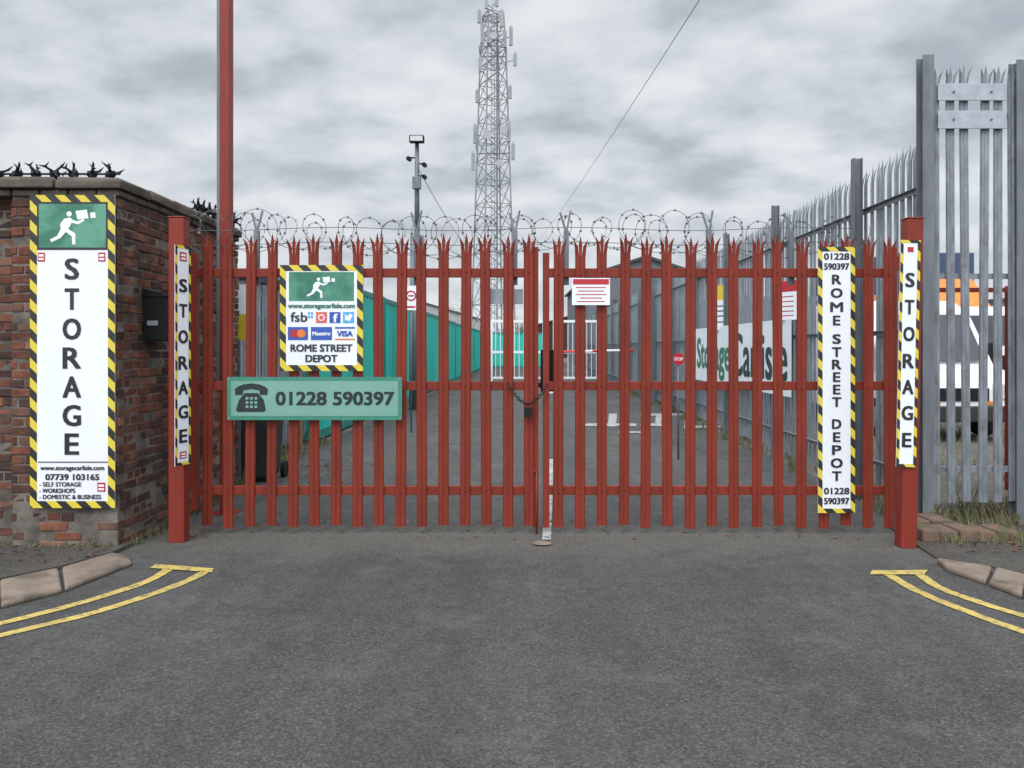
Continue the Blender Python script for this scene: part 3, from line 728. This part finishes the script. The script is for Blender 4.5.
for u,v0,v1 in ((483,30,50),(511,34,52),(497,2,14),(487,5,16),(509,126,146),(476,130,148),(502,18,34),(505,38,54),(489,34,50),(513,148,164),(480,18,30),(474,158,174),(515,60,72),(481,64,78),(478,96,108),(510,92,104)):
    m=MB(); x=X(u,YT); m.box(x-.22,x+.22,YT-2.2,YT-1.95,Z(v1,YT),Z(v0,YT)); m.cyl((x,YT-1.9,Z(v1,YT)),(x,YT-1.9,Z(v0,YT)+.3),.06,n=6)
    m.cyl((x,YT-1.9,Z((v0+v1)/2,YT)),(xc,YT-.5,Z((v0+v1)/2,YT)),.05,n=5); m.obj('antenna','tower',root)
for u,v,r in ((488,140,.55),(500,168,.45),(504,136,.45),(494,44,.45)):
    m=MB(); x=X(u,YT); z=Z(v,YT); m.cyl((x,YT-2.6,z),(x,YT-2.2,z),r,r*.8,n=18); m.cyl((x,YT-2.2,z),(x,YT-1.2,z),.08,n=6); m.obj('dish_antenna','dish',root)
m=MB(); m.cyl((X(493,YT),YT,ztop),(X(493,YT),YT,ztop+2.6),.05,.03,n=6); m.obj('whip_aerial','tower',root)
for zz in (Z(52,YT),Z(150,YT)):
    w=hw(zz)+.35; m=MB()
    for a,b,c,d in ((xc-w,xc+w,YT-w,YT-w+.07),(xc-w,xc+w,YT+w-.07,YT+w),(xc-w,xc-w+.07,YT-w+.07,YT+w-.07),(xc+w-.07,xc+w,YT-w+.07,YT+w-.07)): m.box(a,b,c,d,zz,zz+.14)
    m.obj('platform','tower',root)

def cable(label,p0,p1,sag,r,n=40):
    root=top('overhead_cable',label,'cable',p0); m=MB(); p0=Vector(p0);p1=Vector(p1)
    m.tube([p0.lerp(p1,i/n)-Vector((0,0,sag*4*(i/n)*(1-i/n))) for i in range(n+1)],r,5); m.obj('wire','blackmetal',root)
def P(u,v,Y): return (X(u,Y),Y,Z(v,Y))
cable('thin black overhead cable crossing above the lane',P(760,-95,9),P(528,250,80),.5,.006)
cable('thin black cable slung from floodlight pole',P(419,170,20),P(470,250,60),.25,.010)
root=top('utility_pole','distant timber utility pole carrying the cable','utility pole',(X(528,80),80,0))
m=MB(); m.cyl((X(528,80),80,0),(X(528,80),80,Z(244,80)),.15,.11,n=8); m.obj('shaft','bark',root)
m=MB(); m.box(X(528,80)-.6,X(528,80)+.6,79.8,79.87,Z(252,80),Z(252,80)+.12); m.obj('crossarm','bark',root)

# ---------------------------------------------------------------- buildings
def shed(label,x0,x1,y0,y1,hw_,hr,wall='clad'):
    root=top('warehouse_building',label,'building',((x0+x1)/2,y0,0)); m=MB(); m.box(x0,x1,y0,y1,0,hw_); xm=(x0+x1)/2
    m.prism([(x0,hw_),(x1,hw_),(xm,hr)],y0,y1)
    m.obj('wall',wall,root)
    m=MB(); t=.22; m.prism([(x0-.3,hw_-.1),(xm,hr),(xm,hr+t),(x0-.3,hw_-.1+t)],y0-.3,y1+.3); m.prism([(xm,hr),(x1+.3,hw_-.1),(x1+.3,hw_-.1+t),(xm,hr+t)],y0-.3,y1+.3); m.obj('roof','roof',root)
    w=(x1-x0)*.3; m=MB(); m.box(xm-w/2,xm+w/2,y0-.06,y0-.02,0,hw_*.7)
    for i in range(10): m.box(xm-w/2,xm+w/2,y0-.08,y0-.06,i*hw_*.07,i*hw_*.07+.05)
    m.obj('roller_door','greycont',root)
    for q in (.12,.76):
        m=MB(); a=x0+(x1-x0)*q; m.box(a,a+1.2,y0-.05,y0-.01,hw_*.55,hw_*.75); m.obj('window','glass',root)
shed('dark roofed industrial warehouse behind the fence',X(588,62),X(704,62),62,85,7.3,Z(258,62))
shed('long grey industrial building at the end of lane',-22,-5,120,150,6,8.5,'cabin')
shed('low brick coloured unit at the end of lane',3,22,125,150,5,7.5,'brick3')
shed('wide low grey industrial unit beyond the yard',34,66,60,85,5.0,6.2,'greycont')

# ---------------------------------------------------------------- vehicles
def wheels(root,vx,vy,w,ys,r):
    for sg in (-1,1):
        for yy in ys:
            m=MB(); m.cyl((vx+sg*(w-.17),vy+yy,r),(vx+sg*(w+.02),vy+yy,r),r,n=24); wh=m.obj('wheel','rubber',root,bev=.03)
            m=MB(); m.cyl((vx+sg*(w+.02),vy+yy,r),(vx+sg*(w+.03),vy+yy,r),r*.57,n=18); m.obj('rim','plate',wh)
vx,vy=X(962,13),13.0; root=top('parked_van','white high-roof van with orange light bar behind fence','van',(vx,vy,0))
m=MB(); w=1.02
prof=[(0,.35),(0,.95),(.15,1.15),(.75,1.3),(1.35,2.25),(1.8,2.5),(5.6,2.55),(5.75,2.4),(5.8,.4)]
n=len(prof); vs=[]
for xx in (vx-w,vx+w):
    for (yy,zz) in prof:
        tap=.12*max(0,(zz-1.3)/1.3); vs.append((xx+(tap if xx<vx else -tap),vy+yy,zz))
m.add(vs,[tuple(range(n)),tuple(range(2*n-1,n-1,-1))]+[(i,n+i,n+(i+1)%n,(i+1)%n) for i in range(n)])
m.obj('body','vanwhite',root,bev=.05)
m=MB(); m.add([(vx-.82,vy+.70,1.38),(vx+.82,vy+.70,1.38),(vx+.78,vy+1.24,2.22),(vx-.78,vy+1.24,2.22)],[(0,1,2,3)])
m.obj('windscreen','glass',root)
m=MB(); m.box(vx-1.03,vx+1.03,vy-.08,vy+.0,.35,.62); m.obj('bumper','rubber',root,bev=.03)
m=MB(); m.box(vx-.45,vx+.45,vy-.02,vy+.01,.7,.92); m.obj('grille','blackmetal',root)
for sg in (-1,1):
    m=MB(); m.box(vx+sg*.72-.2,vx+sg*.72+.2,vy-.03,vy+.12,.72,1.0); m.obj('headlight','lamp',root,bev=.03)
    m=MB(); m.box(vx+sg*.5-.12,vx+sg*.5+.12,vy-.035,vy-.02,1.0-.36,1.0-.30); m.obj('indicator','orange',root)
    m=MB(); m.box(vx+sg*1.13-.09,vx+sg*1.13+.09,vy+.95,vy+1.05,1.35,1.7); m.obj('wing_mirror','blackmetal',root,bev=.02)
    m=MB(); x=vx+sg*1.02; m.add([(x+sg*.012,vy+1.0,1.4),(x+sg*.012,vy+2.2,1.4),(x-sg*.055,vy+2.2,2.05),(x-sg*.05,vy+1.4,2.05)],[(0,1,2,3)]); m.obj('side_window','glass',root)
wheels(root,vx,vy,1.02,(1.0,4.6),.35)
m=MB(); m.box(vx-.5,vx+.5,vy+1.9,vy+2.15,2.5,2.64); m.obj('light_bar','orange',root,bev=.03)
# box lorry behind the van
lx,ly=X(975,21),21.0; root=top('box_lorry','white cab lorry with tall dark blue box body','lorry',(lx,ly,0))
m=MB(); m.add([(lx-1.2,ly,.5),(lx+1.2,ly,.5),(lx+1.2,ly+1.9,.5),(lx-1.2,ly+1.9,.5),(lx-1.2,ly,1.6),(lx+1.2,ly,1.6),(lx-1.12,ly+.35,2.75),(lx+1.12,ly+.35,2.75),(lx+1.12,ly+1.9,2.75),(lx-1.12,ly+1.9,2.75)],
  [(0,3,2,1),(0,1,5,4),(4,5,7,6),(6,7,8,9),(1,2,8,7,5),(0,4,6,9,3),(3,9,8,2)]); m.obj('cab','vanwhite',root,bev=.05)
m=MB(); m.add([(lx-1.0,ly+.02,1.68),(lx+1.0,ly+.02,1.68),(lx+.95,ly+.26,2.5),(lx-.95,ly+.26,2.5)],[(0,1,2,3)])
m.v=[(a,b-.03,c) for a,b,c in m.v]; m.obj('windscreen','glass',root)
m=MB(); m.box(lx-1.25,lx+1.25,ly+2.1,ly+8.5,1.0,Z(243,21)); m.obj('box_body','lorryblue',root,bev=.03)
m=MB(); m.add([(lx-.9,ly+.7,2.76),(lx+.9,ly+.7,2.76),(lx+.9,ly+1.9,2.76),(lx-.9,ly+1.9,2.76),(lx-.85,ly+1.7,3.8),(lx+.85,ly+1.7,3.8),(lx+.85,ly+1.9,3.8),(lx-.85,ly+1.9,3.8)],[(0,3,2,1),(4,5,6,7),(0,1,5,4),(1,2,6,5),(2,3,7,6),(3,0,4,7)]); m.obj('wind_deflector','orange',root,bev=.03)
m=MB(); m.box(lx-1.2,lx+1.2,ly-.06,ly-.005,.45,.85); m.obj('bumper','rubber',root,bev=.02)
m=MB(); m.box(lx-.8,lx+.8,ly-.03,ly-.005,.95,1.4); m.obj('grille','blackmetal',root)
for sg in (-1,1):
    m=MB(); m.box(lx+sg*.95-.16,lx+sg*.95+.16,ly-.09,ly-.062,.55,.75); m.obj('headlight','lamp',root)
    m=MB(); m.box(lx+sg*1.4-.1,lx+sg*1.4+.1,ly+.2,ly+.28,1.7,2.3); m.obj('wing_mirror','blackmetal',root,bev=.02)
m=MB(); m.box(lx-.5,lx+.5,ly+1.95,ly+8.3,.6,.98); m.obj('chassis','rubber',root)
wheels(root,lx,ly,1.2,(1.0,6.6),.48)
c3=dup(c1,(X(880,24),25,0),0,'grey blue shipping container in yard behind fence')
c3=dup(c1,(X(1030,22),24,0),0,'grey blue shipping container in yard behind fence')

# ---------------------------------------------------------------- base blocks, weeds, litter
for u0,u1,yy,hh,tl in ((921,938,6.26,.10,.01),(939,957,6.27,.09,-.02),(958,978,6.26,.10,.02),(979,998,6.29,.08,.05),(1000,1020,6.32,.08,.02),(930,950,6.58,.10,-.02),(952,975,6.6,.11,.03)):
    x0,x1=X(u0,6.3),X(u1,6.3); root=top('old_brick','mossy reddish worn brick at the fence base','brick',((x0+x1)/2,yy,.015),tl,group='mossy worn bricks at fence base')
    m=MB(); w=(x1-x0)/2; vs=[(-w,0,0),(w,0,0),(w,.28,0),(-w,.28,0),(-w+.003,.006,hh),(w-.004,.004,hh*R(.93,1.05)),(w-.004,.27,hh),(-w,.27,hh*R(.93,1.05))]
    m.add([(a+R(-.005,.005),b+R(-.005,.005),c) for a,b,c in vs],[(0,3,2,1),(4,5,6,7),(0,1,5,4),(1,2,6,5),(2,3,7,6),(3,0,4,7)]); m.obj('block','concrete',root,world=False,bev=.012)
m=MB()
def tuft(x,y,z,n,h):
    for _ in range(n):
        a=R(0,6.28); l=h*R(.4,1); px,py=x+R(-.05,.05),y+R(-.05,.05); dx,dy=math.cos(a)*l*.5,math.sin(a)*l*.5; w=.004
        m.add([(px-w,py,z),(px+w,py,z),(px+dx*.5+w*.7,py+dy*.5,z+l*.7),(px+dx*.5-w*.7,py+dy*.5,z+l*.7),(px+dx,py+dy,z+l*R(.8,1))],[(0,1,2,3),(3,2,4)])
for _ in range(110): tuft(R(3.7,6),R(6.85,7.6),.0,12,.20)
for _ in range(45): tuft(R(3.5,4.4),R(6.2,6.7),.02,9,.09)
for _ in range(60): tuft(XC+R(.0,.1),R(6.2,8.6),.0,8,.09)
for _ in range(25): tuft(R(-4.6,XC),YF-R(.0,.05),.03,7,.05)
for _ in range(160):
    y=R(7,30); tuft(3.5+S*y+R(-.15,.3),y,0,9,.2)
for _ in range(120):
    y=R(7,13); tuft(-3.3+R(-.3,.25),y,0,9,.2)
for _ in range(500): tuft(R(4,16),R(7.5,20),0,7,.32)
o=m.obj('grass','grass'); o['kind']='stuff'
m=MB()
for _ in range(620):
    q=random.random()
    if q<.35: x,y,z=R(-2.9,-1.9),R(8.5,11),.01
    elif q<.6: x,y,z=R(-3,3.4),R(6.4,7.4),.012
    elif q<.85: x,y,z=R(3.45,4.4),R(5.9,6.9),.025
    else: x,y,z=R(-4.4,-3.1),R(5.6,6.1),.04
    a=R(0,6.28); l=R(.008,.028); w=l*.5; c,s_=math.cos(a),math.sin(a)
    m.add([(x-c*l,y-s_*l,z),(x+s_*w,y-c*w,z+R(0,.015)),(x+c*l,y+s_*l,z+R(0,.01)),(x-s_*w,y+c*w,z+R(0,.015))],[(0,1,2,3)])
o=m.obj('leaf_litter','deadleaf'); o['kind']='stuff'
root=top('wooden_post','short weathered timber post inside the gate','post',(X(297,12),12,0))
m=MB(); x=X(297,12); m.box(x-.06,x+.06,12,12.12,0,.55); m.prism([(x-.06,.55),(x+.06,.55),(x,.62)],12,12.12); m.obj('post','wood',root,bev=.01)

def tree(x,y,h):
    root=top('tree','distant thinly leaved tree behind the depot','tree',(x,y,0),group='distant trees'); m=MB()
    m.cyl((x,y,0),(x,y,h*.5),h*.028,h*.015,n=8); tips=[]
    for i in range(16):
        a=R(0,6.28); e=Vector((x+math.cos(a)*h*R(.1,.3),y+math.sin(a)*h*R(.1,.3),h*R(.55,.98))); b=Vector((x,y,h*R(.25,.5))); m.cyl(b,e,h*.010,h*.003,n=5,caps=False); tips+= [e,b.lerp(e,.6)]
    m.obj('trunk','bark',root); m=MB()
    for t in tips:
        for _ in range(60):
            p=t+Vector((random.gauss(0,h*.06),random.gauss(0,h*.06),random.gauss(0,h*.05))); q=h*.012
            d1=Vector((R(-1,1),R(-1,1),R(-1,1))).normalized()*q; d2=Vector((R(-1,1),R(-1,1),R(-1,1))).normalized()*q
            m.add([p-d1,p+d2,p+d1],[(0,1,2)])
    m.obj('crown','leaf',root)
for x,y,h in ((-30,130,10),(-12,160,11),(2,165,9),(26,150,11),(40,110,9),(70,120,10),(-48,120,11)): tree(x,y,h)

# ---------------------------------------------------------------- camera, world, sun
cam=bpy.data.cameras.new('Camera'); co=bpy.data.objects.new('Camera',cam); col.objects.link(co)
co.location=(0,0,CH); co.rotation_euler=(math.pi/2,0,0); cam.sensor_width=36; cam.lens=36*F/1024; cam.shift_y=-36/1024; cam.clip_end=5000; cam.clip_start=.05
scene.camera=co
w=bpy.data.worlds.new('World'); scene.world=w; w.use_nodes=True; nt=w.node_tree; bg=nt.nodes['Background']
el=math.radians(48); az=math.radians(200)
sky=nt.nodes.new('ShaderNodeTexSky'); sky.sky_type='NISHITA'; sky.sun_disc=False; sky.sun_elevation=el; sky.sun_rotation=az
tc=nt.nodes.new('ShaderNodeTexCoord'); sp=nt.nodes.new('ShaderNodeSeparateXYZ'); L(nt,tc.outputs['Generated'],sp.inputs[0])
def ma(op,a,b=None,cl=False):
    n=nt.nodes.new('ShaderNodeMath'); n.operation=op; n.use_clamp=cl
    for i,v in enumerate((a,b)):
        if v is None: continue
        if isinstance(v,(int,float)): n.inputs[i].default_value=v
        else: nt.links.new(v,n.inputs[i])
    return n.outputs[0]
zc=ma('MAXIMUM',sp.outputs[2],0.0); den=ma('ADD',zc,.26)
cb=nt.nodes.new('ShaderNodeCombineXYZ'); L(nt,ma('DIVIDE',sp.outputs[0],den),cb.inputs[0]); L(nt,ma('DIVIDE',sp.outputs[1],den),cb.inputs[1])
n1=nt.nodes.new('ShaderNodeTexNoise'); n1.inputs['Scale'].default_value=3.6; n1.inputs['Detail'].default_value=5; n1.inputs['Roughness'].default_value=.52
L(nt,mapping(nt,cb.outputs[0],(1.0,1.15,1),(0,0,.25)),n1.inputs['Vector'])
n2=nt.nodes.new('ShaderNodeTexNoise'); n2.inputs['Scale'].default_value=1.1; n2.inputs['Detail'].default_value=2; L(nt,cb.outputs[0],n2.inputs['Vector'])
f=ma('ADD',ma('MULTIPLY',n1.outputs['Fac'],.66),ma('MULTIPLY',n2.outputs['Fac'],.34))
rp=nt.nodes.new('ShaderNodeValToRGB'); rp.color_ramp.interpolation='B_SPLINE'; L(nt,f,rp.inputs[0]); e=rp.color_ramp.elements
e[0].position=.36; e[0].color=(.42,.46,.52,1); e[1].position=.60; e[1].color=(.86,.89,.92,1)
k2=e.new(.46); k2.color=(.60,.645,.70,1)
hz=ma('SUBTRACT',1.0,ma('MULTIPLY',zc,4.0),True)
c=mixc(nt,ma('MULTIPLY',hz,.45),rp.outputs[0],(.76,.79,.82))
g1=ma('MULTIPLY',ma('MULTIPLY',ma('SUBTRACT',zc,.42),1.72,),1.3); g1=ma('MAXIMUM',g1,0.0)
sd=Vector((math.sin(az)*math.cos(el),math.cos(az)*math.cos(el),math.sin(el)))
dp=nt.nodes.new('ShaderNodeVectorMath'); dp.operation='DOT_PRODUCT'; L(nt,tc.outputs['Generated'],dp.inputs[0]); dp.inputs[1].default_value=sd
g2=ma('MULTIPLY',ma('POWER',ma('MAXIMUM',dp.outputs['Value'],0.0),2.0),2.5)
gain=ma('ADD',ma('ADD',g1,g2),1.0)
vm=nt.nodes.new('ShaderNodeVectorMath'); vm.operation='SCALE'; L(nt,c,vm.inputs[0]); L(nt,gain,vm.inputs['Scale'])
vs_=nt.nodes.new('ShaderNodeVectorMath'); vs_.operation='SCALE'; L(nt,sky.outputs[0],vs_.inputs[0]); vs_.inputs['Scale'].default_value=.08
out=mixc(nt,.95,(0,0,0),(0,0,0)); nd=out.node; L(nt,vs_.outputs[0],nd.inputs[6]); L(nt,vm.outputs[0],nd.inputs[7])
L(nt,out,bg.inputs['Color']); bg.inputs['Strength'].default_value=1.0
sl=bpy.data.lights.new('Sun','SUN'); sl.energy=1.0; sl.angle=math.radians(18); sl.color=(1,.97,.93); so=bpy.data.objects.new('Sun',sl); col.objects.link(so)
so.rotation_euler=sd.to_track_quat('Z','Y').to_euler()
scene.view_settings.view_transform='Standard'; scene.view_settings.look='None'; scene.view_settings.exposure=0
